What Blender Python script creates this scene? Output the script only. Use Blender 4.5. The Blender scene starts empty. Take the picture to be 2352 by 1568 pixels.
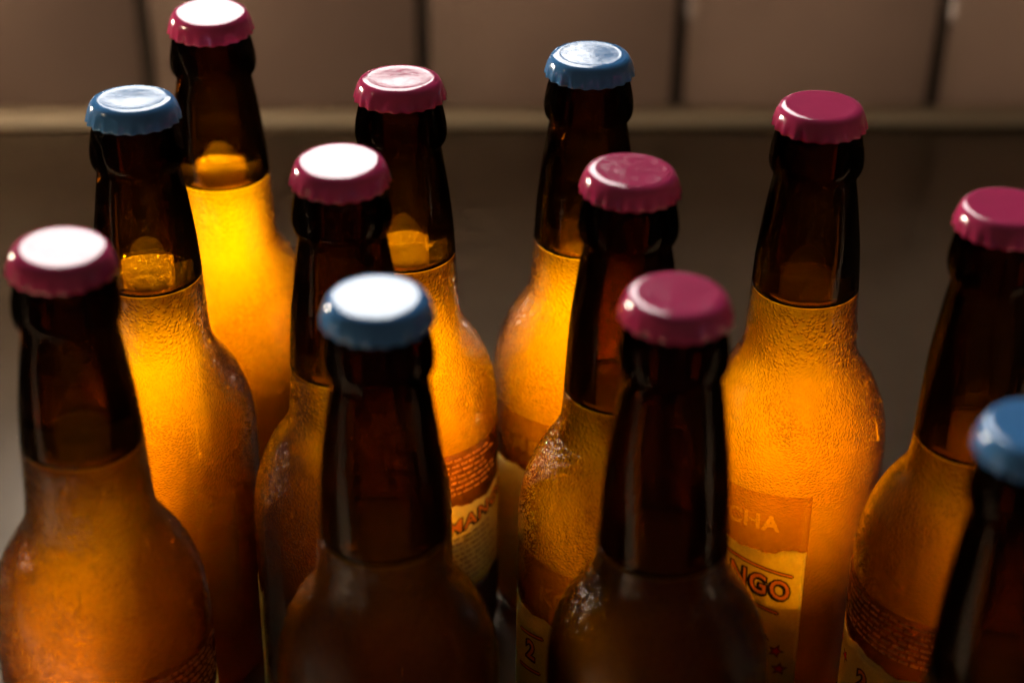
import bpy, bmesh, math, random
import numpy as np
from math import sin, cos, pi, radians, tan, atan2, sqrt
from mathutils import Vector, Matrix

scene = bpy.context.scene
C = scene.collection
random.seed(7)

# ------------------------------------------------------------------ camera
CAM_Z = 0.4888                     # table top is z = 0
PITCH, ROLL = radians(30.07), radians(0.4576)
cam_d = bpy.data.cameras.new('camera')
cam = bpy.data.objects.new('camera', cam_d); C.objects.link(cam)
cam_d.sensor_width = 36.0
cam_d.lens = 36.0 * 4564.9 / 2352.0
cam_d.clip_start = 0.02; cam_d.clip_end = 50
cam_d.dof.use_dof = True
cam_d.dof.focus_distance = 0.672
cam_d.dof.aperture_fstop = 5.4
F_ = Vector((0, cos(PITCH), -sin(PITCH))); R_ = Vector((1, 0, 0)); U_ = R_.cross(F_)
R2 = R_ * cos(ROLL) + U_ * sin(ROLL); U2 = -R_ * sin(ROLL) + U_ * cos(ROLL)
M = Matrix((R2, U2, -F_)).transposed().to_4x4(); M.translation = (0, 0, CAM_Z)
cam.matrix_world = M
scene.camera = cam

# ------------------------------------------------------------------ world, window light, exposure
w = bpy.data.worlds.new('World'); scene.world = w; w.use_nodes = True
bg = w.node_tree.nodes['Background']
bg.inputs['Color'].default_value = (1.0, 0.80, 0.62, 1); bg.inputs['Strength'].default_value = 0.0045

def area(name, loc, target, sx, sy, power, color):
    l = bpy.data.lights.new(name, 'AREA'); l.shape = 'RECTANGLE'; l.size = sx; l.size_y = sy
    l.energy = power; l.color = color
    o = bpy.data.objects.new(name, l); C.objects.link(o); o.location = loc
    d = Vector(target) - Vector(loc)
    o.rotation_euler = d.to_track_quat('-Z', 'Y').to_euler()
    return o
# the bright window behind and above the bottles, its right side just right of the middle
area('window_light', (-0.29, 2.05, 1.47), (-0.29, 0.55, 0.60), 0.76, 1.46, 2.9, (1.0, 0.97, 0.93))

# lamp added far to the left for glints on the bottle shoulders
area('side_glint_light', (-1.30, 1.45, 0.37), (0.0, 0.60, 0.12), 0.20, 0.16, 1.6, (1.0, 0.86, 0.66))
# added lamp that brightens the table and wall at the left
patch_l = area('left_fill_light', (-0.95, 0.50, 0.62), (-0.40, 1.00, 0.0), 0.12, 0.12, 0.17, (1.0, 0.78, 0.52)); patch_l.data.spread = radians(66)
SUN_AZ, SUN_EL = radians(14), radians(19)      # behind and to the left
sd = bpy.data.lights.new('sun', 'SUN'); sd.energy = 27.0; sd.angle = radians(0.22); sd.color = (1.0, 0.95, 0.86)
sun = bpy.data.objects.new('sun', sd); C.objects.link(sun)
sun.rotation_euler = Vector((sin(SUN_AZ)*cos(SUN_EL), -cos(SUN_AZ)*cos(SUN_EL), -sin(SUN_EL))).to_track_quat('-Z', 'Y').to_euler()

scene.view_settings.view_transform = 'Standard'; scene.view_settings.look = 'None'
scene.view_settings.exposure = 3.0; scene.view_settings.gamma = 1
cy = scene.cycles
cy.max_bounces = 14; cy.transmission_bounces = 10; cy.volume_bounces = 6; cy.glossy_bounces = 5
cy.diffuse_bounces = 4; cy.transparent_max_bounces = 16
cy.caustics_refractive = True; cy.caustics_reflective = True
cy.sample_clamp_indirect = 6.0; cy.blur_glossy = 0.3
cy.use_denoising = True
cy.use_adaptive_sampling = True; cy.adaptive_threshold = 0.03; cy.adaptive_min_samples = 24

# ------------------------------------------------------------------ helpers
def mat(name):
    m = bpy.data.materials.new(name); m.use_nodes = True
    nt = m.node_tree; nt.nodes.clear()
    return m, nt, nt.nodes.new('ShaderNodeOutputMaterial')
def N(nt, t, **kw):
    n = nt.nodes.new(t)
    for k, v in kw.items():
        if k in n.inputs.keys(): n.inputs[k].default_value = v
        else: setattr(n, k, v)
    return n
def ramp(nt, fac, pts, mode='LINEAR'):
    r = nt.nodes.new('ShaderNodeValToRGB'); r.color_ramp.interpolation = mode
    e = r.color_ramp.elements
    while len(e) < len(pts): e.new(0.5)
    for i, (p, c) in enumerate(pts):
        e[i].position = p; e[i].color = c if len(c) == 4 else (*c, 1)
    nt.links.new(fac, r.inputs[0]); return r
def math_(nt, op, a, b=None, clamp=False):
    n = nt.nodes.new('ShaderNodeMath'); n.operation = op; n.use_clamp = clamp
    for i, v in enumerate((a, b)):
        if v is None: continue
        if isinstance(v, (int, float)): n.inputs[i].default_value = v
        else: nt.links.new(v, n.inputs[i])
    return n.outputs[0]
def maprange(nt, v, a, b, c=0.0, d=1.0):
    n = nt.nodes.new('ShaderNodeMapRange'); n.clamp = True; n.interpolation_type = 'SMOOTHSTEP'
    nt.links.new(v, n.inputs['Value'])
    for k, x in zip(('From Min', 'From Max', 'To Min', 'To Max'), (a, b, c, d)): n.inputs[k].default_value = x
    return n.outputs[0]
def mesh_obj(name, verts, faces, material, parent=None, smooth=True, loc=None):
    me = bpy.data.meshes.new(name); me.from_pydata(verts, [], faces); me.update()
    me.materials.append(material)
    if smooth: me.polygons.foreach_set('use_smooth', [True] * len(me.polygons))
    o = bpy.data.objects.new(name, me); C.objects.link(o)
    if parent: o.parent = parent
    if loc: o.location = loc
    return o
def cr(pts, n):
    """Catmull-Rom through profile points (h, r), n steps per span"""
    out = []
    P = [pts[0]] + list(pts) + [pts[-1]]
    for i in range(1, len(P) - 2):
        p0, p1, p2, p3 = P[i-1], P[i], P[i+1], P[i+2]
        for k in range(n):
            t = k / n
            out.append(tuple(0.5 * ((2*p1[j]) + (-p0[j]+p2[j])*t + (2*p0[j]-5*p1[j]+4*p2[j]-p3[j])*t*t + (-p0[j]+3*p1[j]-3*p2[j]+p3[j])*t**3) for j in (0, 1)))
    out.append(tuple(pts[-1])); return out
def lathe(rings, seg, close_start=True, close_end=True, loop=False):
    """rings: list of (h, r); h upward"""
    vs, fs = [], []
    for h, r in rings:
        for s in range(seg):
            a = 2*pi*s/seg; vs.append((r*cos(a), r*sin(a), h))
    n = len(rings)
    for i in range(n - 1 if not loop else n):
        for s in range(seg):
            t = (s+1) % seg; j = (i+1) % n
            fs.append((i*seg+s, j*seg+s, j*seg+t, i*seg+t))
    if not loop:
        if close_start:
            vs.append((0, 0, rings[0][0])); c = len(vs)-1
            for s in range(seg): fs.append((c, s, (s+1) % seg))
        if close_end:
            vs.append((0, 0, rings[-1][0])); c = len(vs)-1; b = (n-1)*seg
            for s in range(seg): fs.append((c, b+(s+1) % seg, b+s))
    return vs, fs

# ------------------------------------------------------------------ materials
RIM = 0.225                       # height of the cap rim above the table

def droplets(nt, strength_lo, level, fine=1.0, inner=False):
    """condensation relief: domed cells of uneven size, none on the dry neck"""
    tc = nt.nodes.new('ShaderNodeTexCoord')
    oi = nt.nodes.new('ShaderNodeObjectInfo')
    add = N(nt, 'ShaderNodeVectorMath', operation='ADD')
    sc = N(nt, 'ShaderNodeVectorMath', operation='SCALE'); sc.inputs['Scale'].default_value = 7.0
    cmb = nt.nodes.new('ShaderNodeCombineXYZ')
    for k in range(3): nt.links.new(oi.outputs['Random'], cmb.inputs[k])
    nt.links.new(cmb.outputs[0], sc.inputs[0])
    nt.links.new(tc.outputs['Object'], add.inputs[0]); nt.links.new(sc.outputs[0], add.inputs[1])
    sep = nt.nodes.new('ShaderNodeSeparateXYZ'); nt.links.new(tc.outputs['Object'], sep.inputs[0])
    z = sep.outputs['Z']
    wob = N(nt, 'ShaderNodeTexNoise', Scale=420.0, Detail=0.0)
    nt.links.new(add.outputs[0], wob.inputs['Vector'])
    def vor(scale, dist):
        mx = N(nt, 'ShaderNodeVectorMath', operation='MULTIPLY_ADD')
        mx.inputs[1].default_value = (dist/scale,)*3
        nt.links.new(wob.outputs['Color'], mx.inputs[0]); nt.links.new(add.outputs[0], mx.inputs[2])
        v = N(nt, 'ShaderNodeTexVoronoi', feature='F1', Scale=scale)
        nt.links.new(mx.outputs[0], v.inputs['Vector'])
        return v.outputs['Distance']
    big = vor(740*fine, 0.9)       # ~2 mm merged drops high on the body
    small = vor(1350*fine, 0.35)     # ~1 mm beads lower down
    dome_b = maprange(nt, big, 0.66, 0.10); dome_s = maprange(nt, small, 0.66, 0.10)
    mixz = maprange(nt, z, level - 0.045, level - 0.008)      # 1 near the liquid line
    mx = N(nt, 'ShaderNodeMix'); nt.links.new(mixz, mx.inputs[0])
    nt.links.new(dome_s, mx.inputs[2]); nt.links.new(dome_b, mx.inputs[3])
    patch = N(nt, 'ShaderNodeTexNoise', Scale=60.0, Detail=1.0); nt.links.new(add.outputs[0], patch.inputs['Vector'])
    pm = maprange(nt, patch.outputs['Fac'], 0.30, 0.62, 0.35, 1.0)
    low = maprange(nt, z, 0.075, 0.125, 0.25, 1.0)            # beads thin out towards the label
    hgt = math_(nt, 'MULTIPLY', math_(nt, 'MULTIPLY', mx.outputs[0], pm), low)
    b = N(nt, 'ShaderNodeBump', Strength=strength_lo, Distance=0.00029)
    nt.links.new(hgt, b.inputs['Height'])
    gn = nt.nodes.new('ShaderNodeNewGeometry'); b2 = N(nt, 'ShaderNodeMix', data_type='VECTOR'); b2.inputs[0].default_value = 0.8
    nt.links.new(gn.outputs['Normal'], b2.inputs[4]); nt.links.new(b.outputs[0], b2.inputs[5])
    return b, b2

def clear_shell(nt, out, bump, ior, tint, rough, top=None, edge=0.18, mixf=0.5, gloss_bump=None, gloss=(1, 1, 1, 1)):
    """wet glass skin: Fresnel gloss over a half bending, half straight-through tinted transmission"""
    rf = N(nt, 'ShaderNodeBsdfRefraction', IOR=ior, Roughness=0.0); rf.inputs['Color'].default_value = tint
    tr = N(nt, 'ShaderNodeBsdfTransparent'); tr.inputs['Color'].default_value = tint
    gl = N(nt, 'ShaderNodeBsdfGlossy', Roughness=rough); gl.inputs['Color'].default_value = gloss
    fr = N(nt, 'ShaderNodeFresnel', IOR=ior)
    if top is not None:          # the liquid surface inside the neck has no brown glass over it
        tc = nt.nodes.new('ShaderNodeTexCoord'); sp = nt.nodes.new('ShaderNodeSeparateXYZ'); nt.links.new(tc.outputs['Object'], sp.inputs[0])
        ge = nt.nodes.new('ShaderNodeNewGeometry'); sg = nt.nodes.new('ShaderNodeSeparateXYZ'); nt.links.new(ge.outputs['True Normal'], sg.inputs[0])
        m1 = math_(nt, 'GREATER_THAN', sp.outputs['Z'], top - 0.0015)
        m2 = math_(nt, 'GREATER_THAN', math_(nt, 'ABSOLUTE', sg.outputs['Z']), 0.85)
        cm = N(nt, 'ShaderNodeMix', data_type='RGBA'); nt.links.new(math_(nt, 'MULTIPLY', m1, m2), cm.inputs[0])
        cm.inputs[6].default_value = tint; cm.inputs[7].default_value = (1.0, 0.97, 0.80, 1)
    # brown glass is crossed obliquely near its outline, so its tint deepens there
    gi = nt.nodes.new('ShaderNodeNewGeometry')
    dt = N(nt, 'ShaderNodeVectorMath', operation='DOT_PRODUCT'); nt.links.new(gi.outputs['Incoming'], dt.inputs[0]); nt.links.new(bump.outputs[0], dt.inputs[1])
    c2 = math_(nt, 'POWER', math_(nt, 'ABSOLUTE', dt.outputs['Value']), 2.0)
    gm = math_(nt, 'DIVIDE', 1.0, math_(nt, 'ADD', c2, edge))
    ga = nt.nodes.new('ShaderNodeGamma'); nt.links.new(gm, ga.inputs['Gamma'])
    if top is not None: nt.links.new(cm.outputs[2], ga.inputs['Color'])
    else: ga.inputs['Color'].default_value = tint
    nt.links.new(ga.outputs[0], rf.inputs['Color']); nt.links.new(ga.outputs[0], tr.inputs['Color'])
    for n in (rf, gl, fr): nt.links.new(bump.outputs[0] if n is rf or gloss_bump is None else gloss_bump.outputs[1], n.inputs['Normal'])
    a = nt.nodes.new('ShaderNodeMixShader'); a.inputs[0].default_value = mixf
    nt.links.new(rf.outputs[0], a.inputs[1]); nt.links.new(tr.outputs[0], a.inputs[2])
    c = nt.nodes.new('ShaderNodeMixShader'); nt.links.new(fr.outputs[0], c.inputs[0])
    nt.links.new(a.outputs[0], c.inputs[1]); nt.links.new(gl.outputs[0], c.inputs[2])
    nt.links.new(c.outputs[0], out.inputs['Surface'])

def make_body_mat(name, level, scat, absorb):
    m, nt, out = mat(name)
    b, b2 = droplets(nt, 1.0, level)
    clear_shell(nt, out, b, 1.36, (0.50, 0.395, 0.012, 1), 0.06, level, gloss_bump=b2)
    s = N(nt, 'ShaderNodeVolumeScatter', Density=scat, Anisotropy=0.55)
    s.inputs['Color'].default_value = (1, 1, 1, 1)
    a = N(nt, 'ShaderNodeVolumeAbsorption', Density=absorb)
    a.inputs['Color'].default_value = (0.947, 0.884, 0.0, 1)
    ad = nt.nodes.new('ShaderNodeAddShader')
    nt.links.new(s.outputs[0], ad.inputs[0]); nt.links.new(a.outputs[0], ad.inputs[1])
    nt.links.new(ad.outputs[0], out.inputs['Volume'])
    return m

def make_neck_mat():
    m, nt, out = mat('dark_amber_glass')
    tc = nt.nodes.new('ShaderNodeTexCoord')
    mp = N(nt, 'ShaderNodeMapping'); mp.inputs['Scale'].default_value = (1, 1, 0.12)
    nt.links.new(tc.outputs['Object'], mp.inputs[0])
    nz = N(nt, 'ShaderNodeTexNoise', Scale=160.0, Detail=2.0); nt.links.new(mp.outputs[0], nz.inputs['Vector'])
    b = N(nt, 'ShaderNodeBump', Strength=0.12, Distance=0.0006); nt.links.new(nz.outputs['Fac'], b.inputs['Height'])
    clear_shell(nt, out, b, 1.5, (0.69, 0.62, 0.065, 1), 0.05, None, 0.90, 0.85, gloss=(0.20, 0.18, 0.16, 1))
    va = N(nt, 'ShaderNodeVolumeAbsorption', Density=420.0); va.inputs['Color'].default_value = (0.60, 0.25, 0.0, 1)
    nt.links.new(va.outputs[0], out.inputs['Volume'])
    return m
NECK = make_neck_mat()

def make_cap_mat(name, col, deep):
    m, nt, out = mat(name)
    tc = nt.nodes.new('ShaderNodeTexCoord')
    nz = N(nt, 'ShaderNodeTexNoise', Scale=450.0, Detail=5.0); nt.links.new(tc.outputs['Object'], nz.inputs['Vector'])
    n2 = N(nt, 'ShaderNodeTexNoise', Scale=90.0, Detail=4.0); nt.links.new(tc.outputs['Object'], n2.inputs['Vector'])
    r = ramp(nt, n2.outputs['Fac'], [(0.35, deep), (0.65, col)])
    p = N(nt, 'ShaderNodeBsdfPrincipled', IOR=1.9)
    nt.links.new(r.outputs[0], p.inputs['Base Color'])
    rr = maprange(nt, nz.outputs['Fac'], 0.4, 0.75, 0.11, 0.23); nt.links.new(rr, p.inputs['Roughness'])
    b = N(nt, 'ShaderNodeBump', Strength=0.15, Distance=0.0002); nt.links.new(nz.outputs['Fac'], b.inputs['Height'])
    nt.links.new(b.outputs[0], p.inputs['Normal']); nt.links.new(p.outputs[0], out.inputs['Surface'])
    return m
PINK = make_cap_mat('pink_lacquer', (0.86, 0.060, 0.215), (0.82, 0.054, 0.20))
BLUE = make_cap_mat('blue_lacquer', (0.105, 0.38, 0.86), (0.098, 0.355, 0.82))

def simple(name, col, rough=0.6, trans=0.0):
    m, nt, out = mat(name)
    tc = nt.nodes.new('ShaderNodeTexCoord')
    nz = N(nt, 'ShaderNodeTexNoise', Scale=900.0, Detail=4.0); nt.links.new(tc.outputs['Object'], nz.inputs['Vector'])
    r = ramp(nt, nz.outputs['Fac'], [(0.3, tuple(c*0.86 for c in col)), (0.7, col)])
    d = N(nt, 'ShaderNodeBsdfPrincipled', Roughness=rough); nt.links.new(r.outputs[0], d.inputs['Base Color'])
    if trans > 0:
        t = N(nt, 'ShaderNodeBsdfTranslucent'); nt.links.new(r.outputs[0], t.inputs['Color'])
        mx = N(nt, 'ShaderNodeMixShader'); mx.inputs[0].default_value = trans
        nt.links.new(d.outputs[0], mx.inputs[1]); nt.links.new(t.outputs[0], mx.inputs[2])
        nt.links.new(mx.outputs[0], out.inputs['Surface'])
    else: nt.links.new(d.outputs[0], out.inputs['Surface'])
    return m
PAPER = simple('label_paper', (0.80, 0.92, 0.42), 0.6, 0.82)
INK = simple('black_ink', (0.015, 0.012, 0.012), 0.5)
ORANGE = simple('orange_ink', (0.97, 0.42, 0.08), 0.5, 0.88)
RED = simple('red_ink', (0.95, 0.04, 0.04), 0.5, 0.85)
CREAM = simple('pale_ink', (0.95, 0.90, 0.60), 0.5, 0.9)
def film_mat():
    m, nt, out = mat('clear_label_film')
    t = N(nt, 'ShaderNodeBsdfTransparent'); t.inputs['Color'].default_value = (0.83, 0.69, 0.48, 1)
    g = N(nt, 'ShaderNodeBsdfGlossy', Roughness=0.2)
    mx = nt.nodes.new('ShaderNodeMixShader'); mx.inputs[0].default_value = 0.03
    nt.links.new(t.outputs[0], mx.inputs[1]); nt.links.new(g.outputs[0], mx.inputs[2])
    nt.links.new(mx.outputs[0], out.inputs['Surface']); return m
FILM = film_mat()

# ------------------------------------------------------------------ setting: table, kerb, panelled wall
def tag(o, label=None, cat=None, group=None, kind=None):
    for k, v in (('label', label), ('category', cat), ('group', group), ('kind', kind)):
        if v: o[k] = v
    return o
def table_mat():
    m, nt, out = mat('dark_glossy_top')
    tc = nt.nodes.new('ShaderNodeTexCoord')
    nz = N(nt, 'ShaderNodeTexNoise', Scale=14.0, Detail=6.0); nt.links.new(tc.outputs['Object'], nz.inputs['Vector'])
    r = ramp(nt, nz.outputs['Fac'], [(0.3, (0.075, 0.052, 0.034)), (0.7, (0.10, 0.070, 0.046))])
    p = N(nt, 'ShaderNodeBsdfPrincipled'); nt.links.new(r.outputs[0], p.inputs['Base Color'])
    rr = maprange(nt, nz.outputs['Fac'], 0.3, 0.7, 0.22, 0.27); nt.links.new(rr, p.inputs['Roughness'])
    p.inputs['Specular Tint'].default_value = (1.0, 0.74, 0.44, 1)
    nt.links.new(p.outputs[0], out.inputs['Surface']); return m
def wall_mat(name, a, b, rough=0.55, trans=0.0):
    m, nt, out = mat(name)
    tc = nt.nodes.new('ShaderNodeTexCoord')
    nz = N(nt, 'ShaderNodeTexNoise', Scale=9.0, Detail=7.0, Roughness=0.6); nt.links.new(tc.outputs['Object'], nz.inputs['Vector'])
    r = ramp(nt, nz.outputs['Fac'], [(0.3, a), (0.7, b)])
    p = N(nt, 'ShaderNodeBsdfPrincipled', Roughness=rough); nt.links.new(r.outputs[0], p.inputs['Base Color'])
    bb = N(nt, 'ShaderNodeBump', Strength=0.1, Distance=0.001); nt.links.new(nz.outputs['Fac'], bb.inputs['Height'])
    nt.links.new(bb.outputs[0], p.inputs['Normal'])
    if trans:
        t = nt.nodes.new('ShaderNodeBsdfTranslucent'); nt.links.new(r.outputs[0], t.inputs['Color'])
        mx = nt.nodes.new('ShaderNodeMixShader'); mx.inputs[0].default_value = trans
        nt.links.new(p.outputs[0], mx.inputs[1]); nt.links.new(t.outputs[0], mx.inputs[2])
        nt.links.new(mx.outputs[0], out.inputs['Surface'])
    else: nt.links.new(p.outputs[0], out.inputs['Surface'])
    return m
TABLE = table_mat()
PANEL = wall_mat('brown_panel', (0.165, 0.122, 0.096), (0.19, 0.142, 0.112), 0.55, 0.24)
KERB = wall_mat('tan_ledge', (0.33, 0.255, 0.17), (0.38, 0.295, 0.20), 0.6)
GROOVE = wall_mat('dark_backing', (0.026, 0.019, 0.015), (0.034, 0.026, 0.020))

def box(name, x0, x1, y0, y1, z0, z1, m, parent=None, bev=0.0, loc=(0, 0, 0)):
    bm = bmesh.new(); bmesh.ops.create_cube(bm, size=1)
    for v in bm.verts:
        v.co = Vector(((x0+x1)/2 + v.co.x*(x1-x0), (y0+y1)/2 + v.co.y*(y1-y0), (z0+z1)/2 + v.co.z*(z1-z0)))
    if bev: bmesh.ops.bevel(bm, geom=bm.edges[:], offset=bev, segments=3, affect='EDGES')
    me = bpy.data.meshes.new(name); bm.to_mesh(me); bm.free(); me.materials.append(m)
    if bev: me.polygons.foreach_set('use_smooth', [True]*len(me.polygons))
    o = bpy.data.objects.new(name, me); C.objects.link(o); o.parent = parent; o.location = loc
    return o
BY = 1.100
tag(box('table_top', -2.0, 2.0, 0.30, BY + 0.30, -0.04, 0.0, TABLE), kind='structure')
wall = bpy.data.objects.new('back_wall', None); C.objects.link(wall)
wall.location = (0, BY, 0); wall.rotation_euler = (0, 0, radians(1.3))
tag(wall, 'brown panelled wall with dark vertical joints behind the bottles', 'wall')
box('ledge', -1.9, 1.9, -0.004, 0.03, 0.0005, 0.0075, KERB, wall, 0.002)
LEAN = radians(8)
def lean(o):
    o.rotation_euler = (LEAN, 0, 0)
gx = [-0.553, -0.3865, -0.2175, -0.0540, 0.0985, 0.2535, 0.409, 0.565]
HW = 0.2275
for i in range(len(gx) - 1):
    a, b_ = gx[i] + 0.0040, gx[i+1] - 0.0040
    lean(box('panel', a, b_, 0, 0.02, 0, HW, PANEL, wall, 0.0012, (0, 0.012, 0.0078)))
lean(box('panel', -1.9, gx[0]-0.0040, 0, 0.02, 0, HW, PANEL, wall, 0.0012, (0, 0.012, 0.0078)))
lean(box('panel', gx[-1]+0.0040, 1.9, 0, 0.02, 0, HW, PANEL, wall, 0.0012, (0, 0.012, 0.0078)))
box('base_block', -1.9, 1.9, 0.045, 0.08, 0.0005, 0.018, GROOVE, wall)  # added behind the panels to stop sun leaking under them
for g_ in gx:
    # strips close the joints from behind
    lean(box('joint_strip', g_ - 0.0044, g_ + 0.0044, 0.0022, 0.030, 0.0, HW, GROOVE, wall, 0, (0, 0.012, 0.0078)))

bar = box('sun_mask_top', -4.0, 4.0, -0.005, 0.005, 0.0, 2.2, wall_mat('dark_sun_mask', (0.10, 0.07, 0.05), (0.13, 0.09, 0.07)), None, 0.0, (-0.64, 3.0, 1.0125)); bar.rotation_euler = (0, radians(4.0), 0)
tag(bar, kind='structure')          # unseen board added to cut off the sun beam above
mask_bar = box('sun_mask_bar', -4.0, 4.0, -0.002, 0.002, -0.0285, -0.0052, bar.data.materials[0], None, 0.0, (-0.64, 3.0, 1.0125)); mask_bar.rotation_euler = (0, radians(4.0), 0)
tag(mask_bar, kind='structure')         # unseen bar added to shade a strip inside the sun beam
# ------------------------------------------------------------------ bottle geometry (h below the cap rim, m)
OUT = [(-0.0035, 0.0140), (-0.0065, 0.0148), (-0.0105, 0.0155), (-0.0138, 0.0157), (-0.0160, 0.0153), (-0.0175, 0.0144), (-0.0184, 0.0137), (-0.0200, 0.0138),
       (-0.0300, 0.0154), (-0.0450, 0.0173), (-0.0560, 0.0181), (-0.0680, 0.0187), (-0.0790, 0.0193), (-0.0850, 0.0202),
       (-0.0890, 0.0220), (-0.0930, 0.0246), (-0.0980, 0.0276), (-0.1040, 0.0302), (-0.1110, 0.0322), (-0.1190, 0.0332), (-0.1280, 0.0334),
       (-0.1500, 0.0334), (-0.1800, 0.0334), (-0.2100, 0.0334), (-0.2190, 0.0328), (-0.2240, 0.0300)]
PROF = cr(OUT, 5)
def prof_r(h):
    for (h0, r0), (h1, r1) in zip(PROF, PROF[1:]):
        if h1 <= h <= h0: return r0 + (r1-r0) * (h-h0) / (h1-h0) if h1 != h0 else r0
    return PROF[-1][1]
SEG = 96
def neck_mesh(level):
    """glass wall of the neck above the liquid: outer skin, rounded lip, inner skin"""
    outer = [(h, r) for h, r in PROF if h > level + 0.0006] + [(level + 0.0004, prof_r(level + 0.0004))]
    wall_t = lambda h: 0.0026
    inner = []
    for h, r in reversed(outer):
        ri = min(r - 0.0025, 0.0098 + max(0, -h - 0.018) * 0.145 + 0.0) if h > -0.0215 else r - 0.0027
        inner.append((h, max(ri, 0.0092)))
    top = [(0.0035, 0.0100), (0.0045, 0.0108), (0.0045, 0.0124), (0.0030, 0.0131), (0.0, 0.0133)]
    rings = outer + inner + top
    vs, fs = lathe([(h + RIM, r) for h, r in rings], SEG, loop=True)
    return vs, fs
def body_mesh(level):
    """everything below the liquid line: one solid, its top the liquid surface with a raised meniscus"""
    r0 = prof_r(level)
    ri = r0 - 0.0027
    top = [(level - 0.0010, ri*0.25), (level - 0.0010, ri*0.6), (level - 0.0009, ri*0.85), (level - 0.0004, ri*0.96), (level + 0.0001, ri), (level, ri + 0.0006), (level, r0 - 0.0002)]
    outer = [(level - 0.0002, r0)] + [(h, r) for h, r in PROF if h < level - 0.0005]
    base = [(-0.2250, 0.0260), (-0.2245, 0.0200), (-0.2190, 0.0060)]
    rings = top + outer + base
    return lathe([(h + RIM, r) for h, r in rings], SEG)

def froth_mesh(level, seed):
    """thin beaded film of froth lying on the liquid, ragged at its rim"""
    rn = random.Random(seed); R0 = prof_r(level) - 0.0040; vs, fs = [], []; nr, ns = 46, 190
    ph = [rn.uniform(0, 6) for _ in range(3)]
    for side in (0, 1):
        for i in range(nr+1):
            for s_ in range(ns):
                a = 2*pi*s_/ns; q = i/nr
                r = R0*q*(1 - 0.06*(0.5+0.5*sin(5*a+ph[0])) * q**3)
                z = level + 0.0001 + (rn.uniform(0.0, 0.00055) if side == 0 else -0.0002)
                vs.append((r*cos(a), r*sin(a), z + RIM))
    off = (nr+1)*ns
    for i in range(nr):
        for s_ in range(ns):
            t = (s_+1) % ns; a, b, c, d = i*ns+s_, (i+1)*ns+s_, (i+1)*ns+t, i*ns+t
            fs.append((a, b, c, d)); fs.append((off+a, off+d, off+c, off+b))
    for s_ in range(ns):
        t = (s_+1) % ns; a = nr*ns+s_; b = nr*ns+t
        fs.append((a, off+a, off+b, b))
    return vs, fs
FROTH = simple('froth', (0.97, 0.90, 0.50), 0.25, 0.45)  # froth added to catch the sun, so the liquid tops look bright
def cap_mesh():
    NS, seg = 21, 21*8
    prof = [(0.0061, 0.002), (0.0060, 0.0070), (0.0060, 0.0098), (0.00602, 0.0105), (0.00606, 0.0110), (0.00600, 0.0116), (0.00585, 0.0123),
            (0.0056, 0.0131), (0.0048, 0.0138), (0.0037, 0.0144), (0.0024, 0.0149), (0.0010, 0.0153), (-0.0002, 0.0156), (-0.0010, 0.0158),
            (-0.0011, 0.0155), (-0.0002, 0.0150), (0.0015, 0.0144), (0.0035, 0.0140), (0.0045, 0.0125), (0.0048, 0.006)]
    vs, fs = [], []
    for k, (h, r) in enumerate(prof):
        amp = 0.0
        if 9 <= k <= 16: amp = [.00001, .00007, .00017, .00026, .00032, .00032, .0002, .0001][k-9]
        for s in range(seg):
            a = 2*pi*s/seg
            wv = cos(NS*a); wv = math.copysign(abs(wv)**0.8, wv)
            rr = r + amp*(wv - 0.6)
            hh = h - (0.00009*wv if 12 <= k <= 14 else 0)
            vs.append((rr*cos(a), rr*sin(a), hh))
    n = len(prof)
    for i in range(n-1):
        for s in range(seg):
            t = (s+1) % seg; fs.append((i*seg+s, (i+1)*seg+s, (i+1)*seg+t, i*seg+t))
    vs.append((0, 0, prof[0][0])); c = len(vs)-1
    for s in range(seg): fs.append((c, s, (s+1) % seg))
    vs.append((0, 0, prof[-1][0])); c = len(vs)-1; b = (n-1)*seg
    for s in range(seg): fs.append((c, b+(s+1) % seg, b+s))
    return vs, fs
CAPV, CAPF = cap_mesh()

# ------------------------------------------------------------------ label lettering
LR = 0.0334
def cyl(th, h, r):           # th in radians, 0 faces the camera side (-y), positive to the right
    return (r*sin(th), -r*cos(th), h + RIM)
def patch(name, t0, t1, top, bot, r, m, parent):
    """curved sheet; top and bot are h or functions of the angle in degrees"""
    n = max(8, int(abs(t1-t0)/2)); rows = 8
    ft = top if callable(top) else (lambda t: top); fb = bot if callable(bot) else (lambda t: bot)
    vs, fs = [], []
    for side in (0, 1):
        for i in range(n+1):
            t = t0 + (t1-t0)*i/n
            for j in range(rows+1):
                h = fb(t) + (ft(t)-fb(t))*j/rows
                vs.append(cyl(radians(t), h, r + side*0.00008))
    W = rows+1; off = (n+1)*W
    for i in range(n):
        for j in range(rows):
            a = i*W+j; b = a+W
            fs.append((a+1, b+1, b, a)); fs.append((off+a, off+b, off+b+1, off+a+1))
    for i in range(n):
        for j in (0, rows):
            a = i*W+j; b = a+W
            q = (a, b, off+b, off+a); fs.append(q if j == 0 else q[::-1])
    for j in range(rows):
        for i in (0, n):
            a = i*W+j; b = a+1
            q = (a, off+a, off+b, b); fs.append(q if i == 0 else q[::-1])
    return mesh_obj(name, vs, fs, m, parent)
def flat(name, polys, r, m, parent):
    """polys of (deg, h) laid on the cylinder at radius r"""
    vs, fs = [], []
    for p in polys:
        b = len(vs); vs += [cyl(radians(t), h, r) for t, h in p]; fs.append(tuple(range(b, b+len(p))))
    return mesh_obj(name, vs, fs, m, parent, smooth=False)
DEG = 180/pi
_cache = {}
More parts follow.
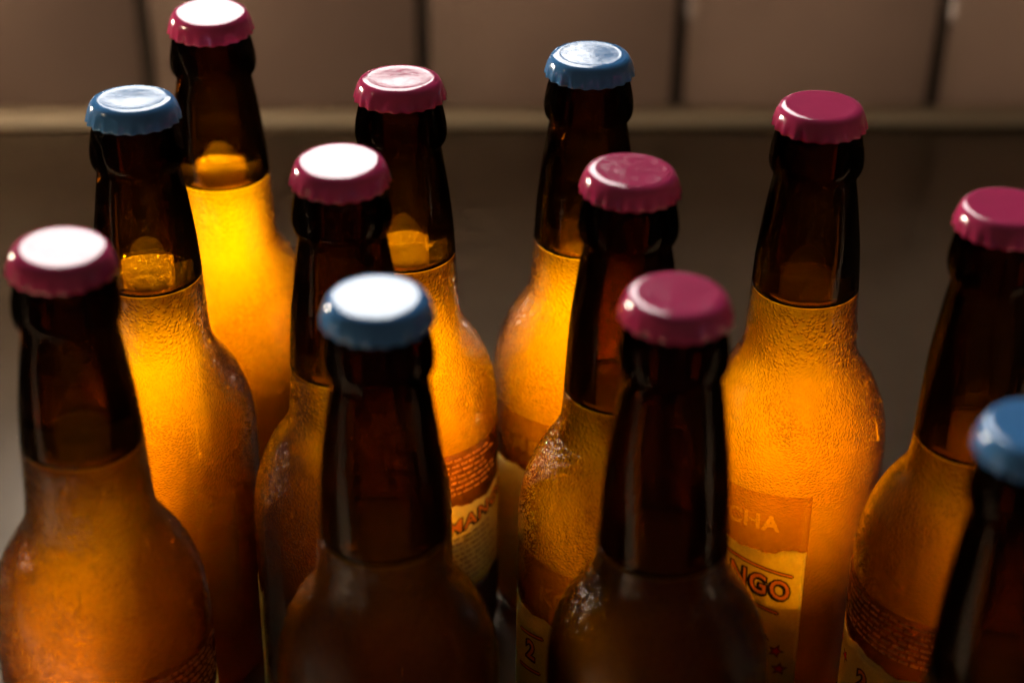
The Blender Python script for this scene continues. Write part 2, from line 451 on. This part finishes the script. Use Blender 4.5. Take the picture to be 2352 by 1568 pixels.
def text_mesh(s, size, bold):
    key = (s, size, bold)
    if key not in _cache:
        cu = bpy.data.curves.new('letters', 'FONT'); cu.body = s; cu.size = size; cu.offset = bold
        cu.resolution_u = 3; cu.align_x = 'CENTER'; cu.fill_mode = 'FRONT'; cu.space_character = 1.15
        o = bpy.data.objects.new('letters', cu); C.objects.link(o)
        dg = bpy.context.evaluated_depsgraph_get(); me = bpy.data.meshes.new_from_object(o.evaluated_get(dg))
        V = [tuple(v.co) for v in me.vertices]; Fc = [tuple(p.vertices) for p in me.polygons]
        bpy.data.objects.remove(o); bpy.data.curves.remove(cu); bpy.data.meshes.remove(me)
        _cache[key] = (V, Fc)
    return _cache[key]
def text(name, s, th, h, size, r, m, parent, bold=0.0, slope=0.0, xs=1.0):
    V, Fc = text_mesh(s, size, bold)
    vs = [cyl(radians(th) + x*xs/LR, h + y + slope*x*xs, r) for x, y, z in V]
    return mesh_obj(name, vs, Fc, m, parent, smooth=False)
def raster(V, Fc, X, Y, ox, oy, xs, slope=0.0):
    """which cell centres X, Y lie inside the flat letters V, Fc"""
    r = np.zeros(X.shape, bool); lx = (X-ox)/xs; ly = Y - oy - slope*(X-ox)
    for p in ([V[i] for i in f] for f in Fc):
        for k in range(1, len(p)-1):
            (ax, ay, _), (bx, by, _), (cx, cy_, _) = p[0], p[k], p[k+1]
            m = (lx >= min(ax, bx, cx)) & (lx <= max(ax, bx, cx)) & (ly >= min(ay, by, cy_)) & (ly <= max(ay, by, cy_))
            if not m.any(): continue
            d1 = (lx-bx)*(ay-by)-(ax-bx)*(ly-by); d2 = (lx-cx)*(by-cy_)-(bx-cx)*(ly-cy_); d3 = (lx-ax)*(cy_-ay)-(cx-ax)*(ly-ay)
            neg = (d1 < 0) | (d2 < 0) | (d3 < 0); pos = (d1 > 0) | (d2 > 0) | (d3 > 0)
            r |= m & ~(neg & pos)
    return r
def cells(name, mask, u0, top, step, r, m, parent):
    vs, fs, idx = [], [], {}
    def vid(i, j):
        if (i, j) not in idx:
            idx[(i, j)] = len(vs); vs.append(cyl((u0 + i*step)/LR, top - j*step, r))
        return idx[(i, j)]
    for j, i in zip(*np.nonzero(mask)):
        fs.append((vid(i, j+1), vid(i+1, j+1), vid(i+1, j), vid(i, j)))
    return mesh_obj(name, vs, fs, m, parent, smooth=False)
def outlined(s, th, h, size, parent, slope=0.0, xs=1.0, inner=None):
    """coloured letters with a black outline heavier at lower left"""
    step = 0.00020; half = size*0.46*len(s)*xs + 0.002; lift = abs(slope)*half
    ox = th/DEG*LR; u0 = ox - half; top = h + size + lift
    X, Y = np.meshgrid(u0 + (np.arange(int(2*half/step))+0.5)*step, top - (np.arange(int((1.35*size+2*lift)/step))+0.5)*step)
    Vf, Ff = text_mesh(s, size, size*0.018); Vb, Fb = text_mesh(s, size, size*0.075)
    fill = raster(Vf, Ff, X, Y, ox, h, xs, slope)
    ink = (raster(Vb, Fb, X, Y, ox, h, xs, slope) | raster(Vb, Fb, X, Y, ox - 0.0005, h - 0.0004, xs, slope)) & ~fill
    cells('lettering', ink, u0, top, step, LR + 0.00045, INK, parent)
    cells('lettering', fill, u0, top, step, LR + 0.00042, inner or ORANGE, parent)
def rule(t0, h0, t1, h1, parent, wd=0.00042):
    pts = [(t0+(t1-t0)*i/8, h0+(h1-h0)*i/8) for i in range(9)]
    band = lambda lo, hi: [[(a[0], a[1]+hi), (a[0], a[1]+lo), (b[0], b[1]+lo), (b[0], b[1]+hi)] for a, b in zip(pts, pts[1:])]
    k = 0.0005*DEG/LR
    ends = [[(t0-k, h0+wd), (t0-k, h0-wd), (t0, h0-wd), (t0, h0+wd)], [(t1, h1+wd), (t1, h1-wd), (t1+k, h1-wd), (t1+k, h1+wd)]]
    flat('rule', band(wd, wd+0.0004) + band(-wd-0.0005, -wd) + ends, LR + 0.00045, INK, parent)
    flat('rule', band(-wd, wd), LR + 0.00042, ORANGE, parent)
def star(t, h, size, parent, rot=0.2):
    P = []
    for k in (1.35, 0.85):
        P.append([(t + size*k*(1 if i % 2 == 0 else 0.45)*sin(rot+pi*i/5)*DEG/LR, h + size*k*(1 if i % 2 == 0 else 0.45)*cos(rot+pi*i/5)) for i in range(10)])
    flat('star_outline', [[P[0][i], P[0][(i+1) % 10], P[1][(i+1) % 10], P[1][i]] for i in range(10)], LR + 0.00045, INK, parent)
    flat('star', [P[1]], LR + 0.00042, RED, parent)
def small_lines(t0, t1, h0, h1, n, parent, m, slope=0.0, seed=1, ht=0.0008):
    """rows of tiny print, too small to read in the photograph: short dashes like words"""
    rn = random.Random(seed); polys = []
    for i in range(n):
        h = h0 + (h1-h0)*i/max(1, n-1); t = t0 + rn.uniform(0, 1.5)
        end = t1 - rn.uniform(0, (t1-t0)*0.15)
        while t < end:
            L = rn.uniform(2.5, 8)
            e = min(t+L, end); q = t
            while q < e:
                c = rn.uniform(0.7, 1.5); hh = ht*rn.choice((0.7, 0.7, 1.0))
                s = slope*(q-t0)
                polys.append([(q, h+s), (min(q+c, e), h+s), (min(q+c, e), h+s+hh), (q, h+s+hh)])
                q += c + 0.35
            t = e + 1.5
    o = flat('small_print', polys, LR + 0.00045, m, parent)
    return o
def wavy(base, amp, seed):
    rn = random.Random(seed); ph = [rn.uniform(0, 6) for _ in range(3)]
    return lambda t: base + amp*(sin(t*0.13+ph[0]) + 0.5*sin(t*0.31+ph[1]) + 0.2*sin(t*0.83+ph[2]))

def knocked_film(name, t0, t1, top, bot, c, words, parent):
    """thin printed film whose hollow letters are left clear (cells of the sheet are missing there)"""
    step = 0.00034; nx = int((t1-t0)/DEG*LR/step); ny = int((top-(bot(t0)-0.001))/step)
    U = (np.arange(nx)+0.5)*step + t0/DEG*LR; Hh = top - (np.arange(ny)+0.5)*step
    X, Y = np.meshgrid(U, Hh); hole = np.zeros(X.shape, bool)
    for word, h, size, xs in words:
        Vb, Fb = text_mesh(word, size, size*0.030)
        ox = c/DEG*LR
        hole |= raster(Vb, Fb, X, Y, ox, h, xs)
    edge = np.array([bot(t) for t in (t0 + (np.arange(nx)+0.5)*step/LR*DEG)])
    return cells(name, ~hole & (Y > edge[None, :]), t0/DEG*LR, top, step, LR + 0.00020, FILM, parent)
def front_label(bot, c, w0=-78, w1=64, body_bottom=-0.2135):
    lab = patch('front_label', c+w0, c+w1, wavy(-0.1500, 0.0009, 3), body_bottom, LR + 0.00022, PAPER, bot)
    knocked_film('film', c+w0, c+w1+1, -0.1262, wavy(-0.1503, 0.0009, 3), c, [('KOMBUCHA', -0.1412, 0.0086, 1.02)], lab)
    # the row between two slanting rules
    outlined('MANGO', c + 24.5, -0.1668, 0.0114, lab, -0.22, 0.80)
    outlined('2', c - 53, -0.1690, 0.0105, lab, 0.15, 1.0)
    rule(c - 5, -0.1515, c + 57, -0.1600, lab); rule(c - 5, -0.1660, c + 50, -0.1765, lab)
    rule(c - 66, -0.1610, c - 42, -0.1570, lab); rule(c - 66, -0.1760, c - 44, -0.1725, lab)
    text('lettering', 'WITH', c + 28, -0.1815, 0.0036, LR + 0.00045, INK, lab, 0.0, -0.22, 1.3)
    text('lettering', 'VANILLA', c + 29, -0.1872, 0.0036, LR + 0.00045, INK, lab, 0.0, -0.22, 1.3)
    star(c + 51, -0.1935, 0.0024, lab, 0.35); star(c + 54, -0.2015, 0.0024, lab, 0.1)
    return lab
def back_label(bot, t0, t1, star_at=None):
    lab = patch('back_label', t0, t1, wavy(-0.1500, 0.0009, 5), wavy(-0.1880, 0.0008, 6), LR + 0.00022, PAPER, bot)
    patch('film', t0-1, t1+1, -0.1262, wavy(-0.1502, 0.0009, 5), LR + 0.00020, FILM, lab)
    patch('film', t0-1, t1+1, wavy(-0.1882, 0.0008, 6), -0.2135, LR + 0.00020, simple('dark_band', (0.04, 0.02, 0.015), 0.5), lab)
    small_lines(t0+4, t1-14, -0.1295, -0.1440, 7, lab, CREAM, 0, 11, 0.0010)
    return lab

# ------------------------------------------------------------------ larger water drops and runs on the cold glass
def drop_mat():
    m, nt, out = mat('water')
    g = N(nt, 'ShaderNodeBsdfRefraction', IOR=1.33, Roughness=0.0); t = nt.nodes.new('ShaderNodeBsdfTransparent')
    gl = N(nt, 'ShaderNodeBsdfGlossy', Roughness=0.05); fr = N(nt, 'ShaderNodeFresnel', IOR=1.33)
    a = nt.nodes.new('ShaderNodeMixShader'); a.inputs[0].default_value = 0.35; c = nt.nodes.new('ShaderNodeMixShader')
    nt.links.new(g.outputs[0], a.inputs[1]); nt.links.new(t.outputs[0], a.inputs[2]); nt.links.new(fr.outputs[0], c.inputs[0])
    nt.links.new(a.outputs[0], c.inputs[1]); nt.links.new(gl.outputs[0], c.inputs[2]); nt.links.new(c.outputs[0], out.inputs['Surface'])
    return m
WATER = drop_mat()
def drops(parent, seed, level, n=110, runs=()):
    rn = random.Random(seed); vs, fs = [], []
    def drop(th, h, rx, ry, ht):
        R = prof_r(h); b = len(vs); K = 12
        dr = (prof_r(h+0.001)-prof_r(h-0.001))/0.002
        for q, z in ((1.0, -0.00006), (0.9, 0.45), (0.6, 0.85)):
            for k in range(K):
                a = 2*pi*k/K; u = rx*q*cos(a); v = ry*q*sin(a)
                rr = R + dr*v + (z*ht if z > 0 else z) + 0.00002
                vs.append(cyl(th + u/R, h+v, rr))
        vs.append(cyl(th, h, R+ht)); c = len(vs)-1
        for j in range(2):
            for k in range(K):
                t = (k+1) % K; fs.append((b+j*K+k, b+j*K+t, b+(j+1)*K+t, b+(j+1)*K+k))
        for k in range(K): fs.append((b+2*K+k, b+2*K+(k+1) % K, c))
    for i in range(n):
        h = rn.uniform(-0.124, level - 0.008) if rn.random() < 0.8 else rn.uniform(-0.2, -0.15)
        s_ = 0.00028 + 0.0006*rn.random()**3
        drop(rn.uniform(-1.9, 1.9), h, s_, s_*rn.uniform(1.0, 1.5), s_*0.42)
    for i in range(70):          # stray beads just above the liquid line
        h = level + 0.0005 + 0.013*rn.random()**2; s_ = 0.00016 + 0.00028*rn.random()**2
        drop(rn.uniform(-1.9, 1.9), h, s_, s_*1.15, s_*0.5)
    for th, h, L in runs:
        for k in range(9): 
            u = k/8; drop(th + 0.012*sin(u*5), h - L*u, 0.0006 + 0.0003*u, 0.0012, 0.00022 + 0.0001*u)
        drop(th, h - L - 0.0008, 0.0012, 0.0014, 0.0006)
    mesh_obj('water_drops', vs, fs, WATER, parent)['kind'] = 'stuff'
# ------------------------------------------------------------------ bottles
LEVELS = dict(b1=-0.0580, b2=-0.0590, b3=-0.0580, b4=-0.0655, b5=-0.0592, b6=-0.0650, b7=-0.0715, b8=-0.0705, b9=-0.0760, b10=-0.0605, b11=-0.0745, b12=-0.0700)
POS = dict(b1=(-0.1105, 0.6821), b2=(-0.1250, 0.6022), b3=(-0.1275, 0.4967), b4=(-0.0534, 0.5555), b5=(-0.0384, 0.6214), b6=(0.0262, 0.6440),
           b7=(0.0358, 0.5504), b8=(-0.0365, 0.4692), b9=(0.0445, 0.4720), b10=(0.1005, 0.6012), b11=(0.1461, 0.5277), b12=(0.1283, 0.4068))
CAPS = dict(b1='p', b2='b', b3='p', b4='p', b5='p', b6='b', b7='p', b8='b', b9='p', b10='p', b11='p', b12='b')
TILT = dict(b1=(0.05, 0.0), b2=(-0.041, 0.0), b5=(-0.035, 0.0), b6=(0.0, -0.006), b4=(0.03, 0.0), b3=(0.02, 0.02), b8=(0.01, 0.0), b7=(0, 0.025), b10=(0, 0.0), b9=(0, 0.02))
LABELS = dict(
 b1='rearmost pink capped bottle, its cap cut by the top of the photo',
 b2='glowing blue capped bottle on the left, beaded with water',
 b3='pink capped amber bottle nearest the left edge, cap top glaring white',
 b4='dim pink capped bottle just behind the blue cap that glares white',
 b5='pink capped bottle whose back label shows orange MANGO above rows of text',
 b6='blue capped bottle in the back row, half its cap reflecting the window',
 b7='pink capped bottle whose label shows the letters KO',
 b8='blue capped dark bottle in front, cap top glaring white',
 b9='dark unlit pink capped bottle in front, hiding the start of MANGO',
 b10='brightly glowing pink capped bottle with label showing CHA and NGO',
 b11='pink capped bottle with its cap cut by the right edge of the photo',
 b12='blue capped dark bottle in the lower right corner, cap half out of frame')
SCAT, ABS = 28.0, 230.0
mats = {}
for k in POS:
    lv = LEVELS[k]
    if lv not in mats: mats[lv] = make_body_mat('cloudy_amber_drink', lv + RIM, SCAT, ABS)
    e = bpy.data.objects.new('bottle', None); C.objects.link(e); e.location = (*POS[k], 0.0)
    e.empty_display_size = 0.03
    tag(e, LABELS[k], 'bottle', 'capped amber bottles standing together')
    v, f = neck_mesh(lv); mesh_obj('neck', v, f, NECK, e)
    v, f = body_mesh(lv); body = mesh_obj('filled_body', v, f, mats[lv], e)
    if k in ('b1', 'b2', 'b5', 'b6', 'b10', 'b3'):
        v, f = froth_mesh(lv, int(k[1:])); mesh_obj('froth', v, f, FROTH, e)
    cap = mesh_obj('cap', CAPV, CAPF, PINK if CAPS[k] == 'p' else BLUE, e, loc=(0, 0, RIM))
    tx, ty = TILT.get(k, (0, 0)); cap.rotation_euler = (tx, ty, random.uniform(0, 0.3))
    drops(e, 50+int(k[1:]), lv, 60 if k in ('b8', 'b9', 'b12') else 130, [(0.55, -0.102, 0.012)] if k == 'b2' else [(1.0, -0.105, 0.006), (-0.2, -0.100, 0.005)] if k == 'b10' else [(-0.5+0.17*int(k[1:]), -0.095, 0.007)])
    if k == 'b10': front_label(e, -58)
    elif k == 'b7': front_label(e, -5, -78, 64)
    elif k == 'b6': front_label(e, -28, -78, 40)
    elif k == 'b4': front_label(e, -132)
    elif k == 'b5':
        lab = back_label(e, -30, 85)
        outlined('MANGO', 58, -0.1590, 0.0078, lab, 0.12, 1.15)
        small_lines(-25, 76, -0.1650, -0.1850, 9, lab, INK, 0.00002, 5, 0.0008)
    elif k == 'b3':
        lab = back_label(e, 20, 110)
    elif k == 'b11':
        lab = back_label(e, -110, 0)
        star(-97, -0.1575, 0.0022, lab); star(-84, -0.1600, 0.0022, lab, 0.5)
        outlined('2', -62, -0.1640, 0.0100, lab); rule(-40, -0.158, -25, -0.160, lab)
        small_lines(-104, -92, -0.1640, -0.1850, 6, lab, INK, 0, 8, 0.0008)
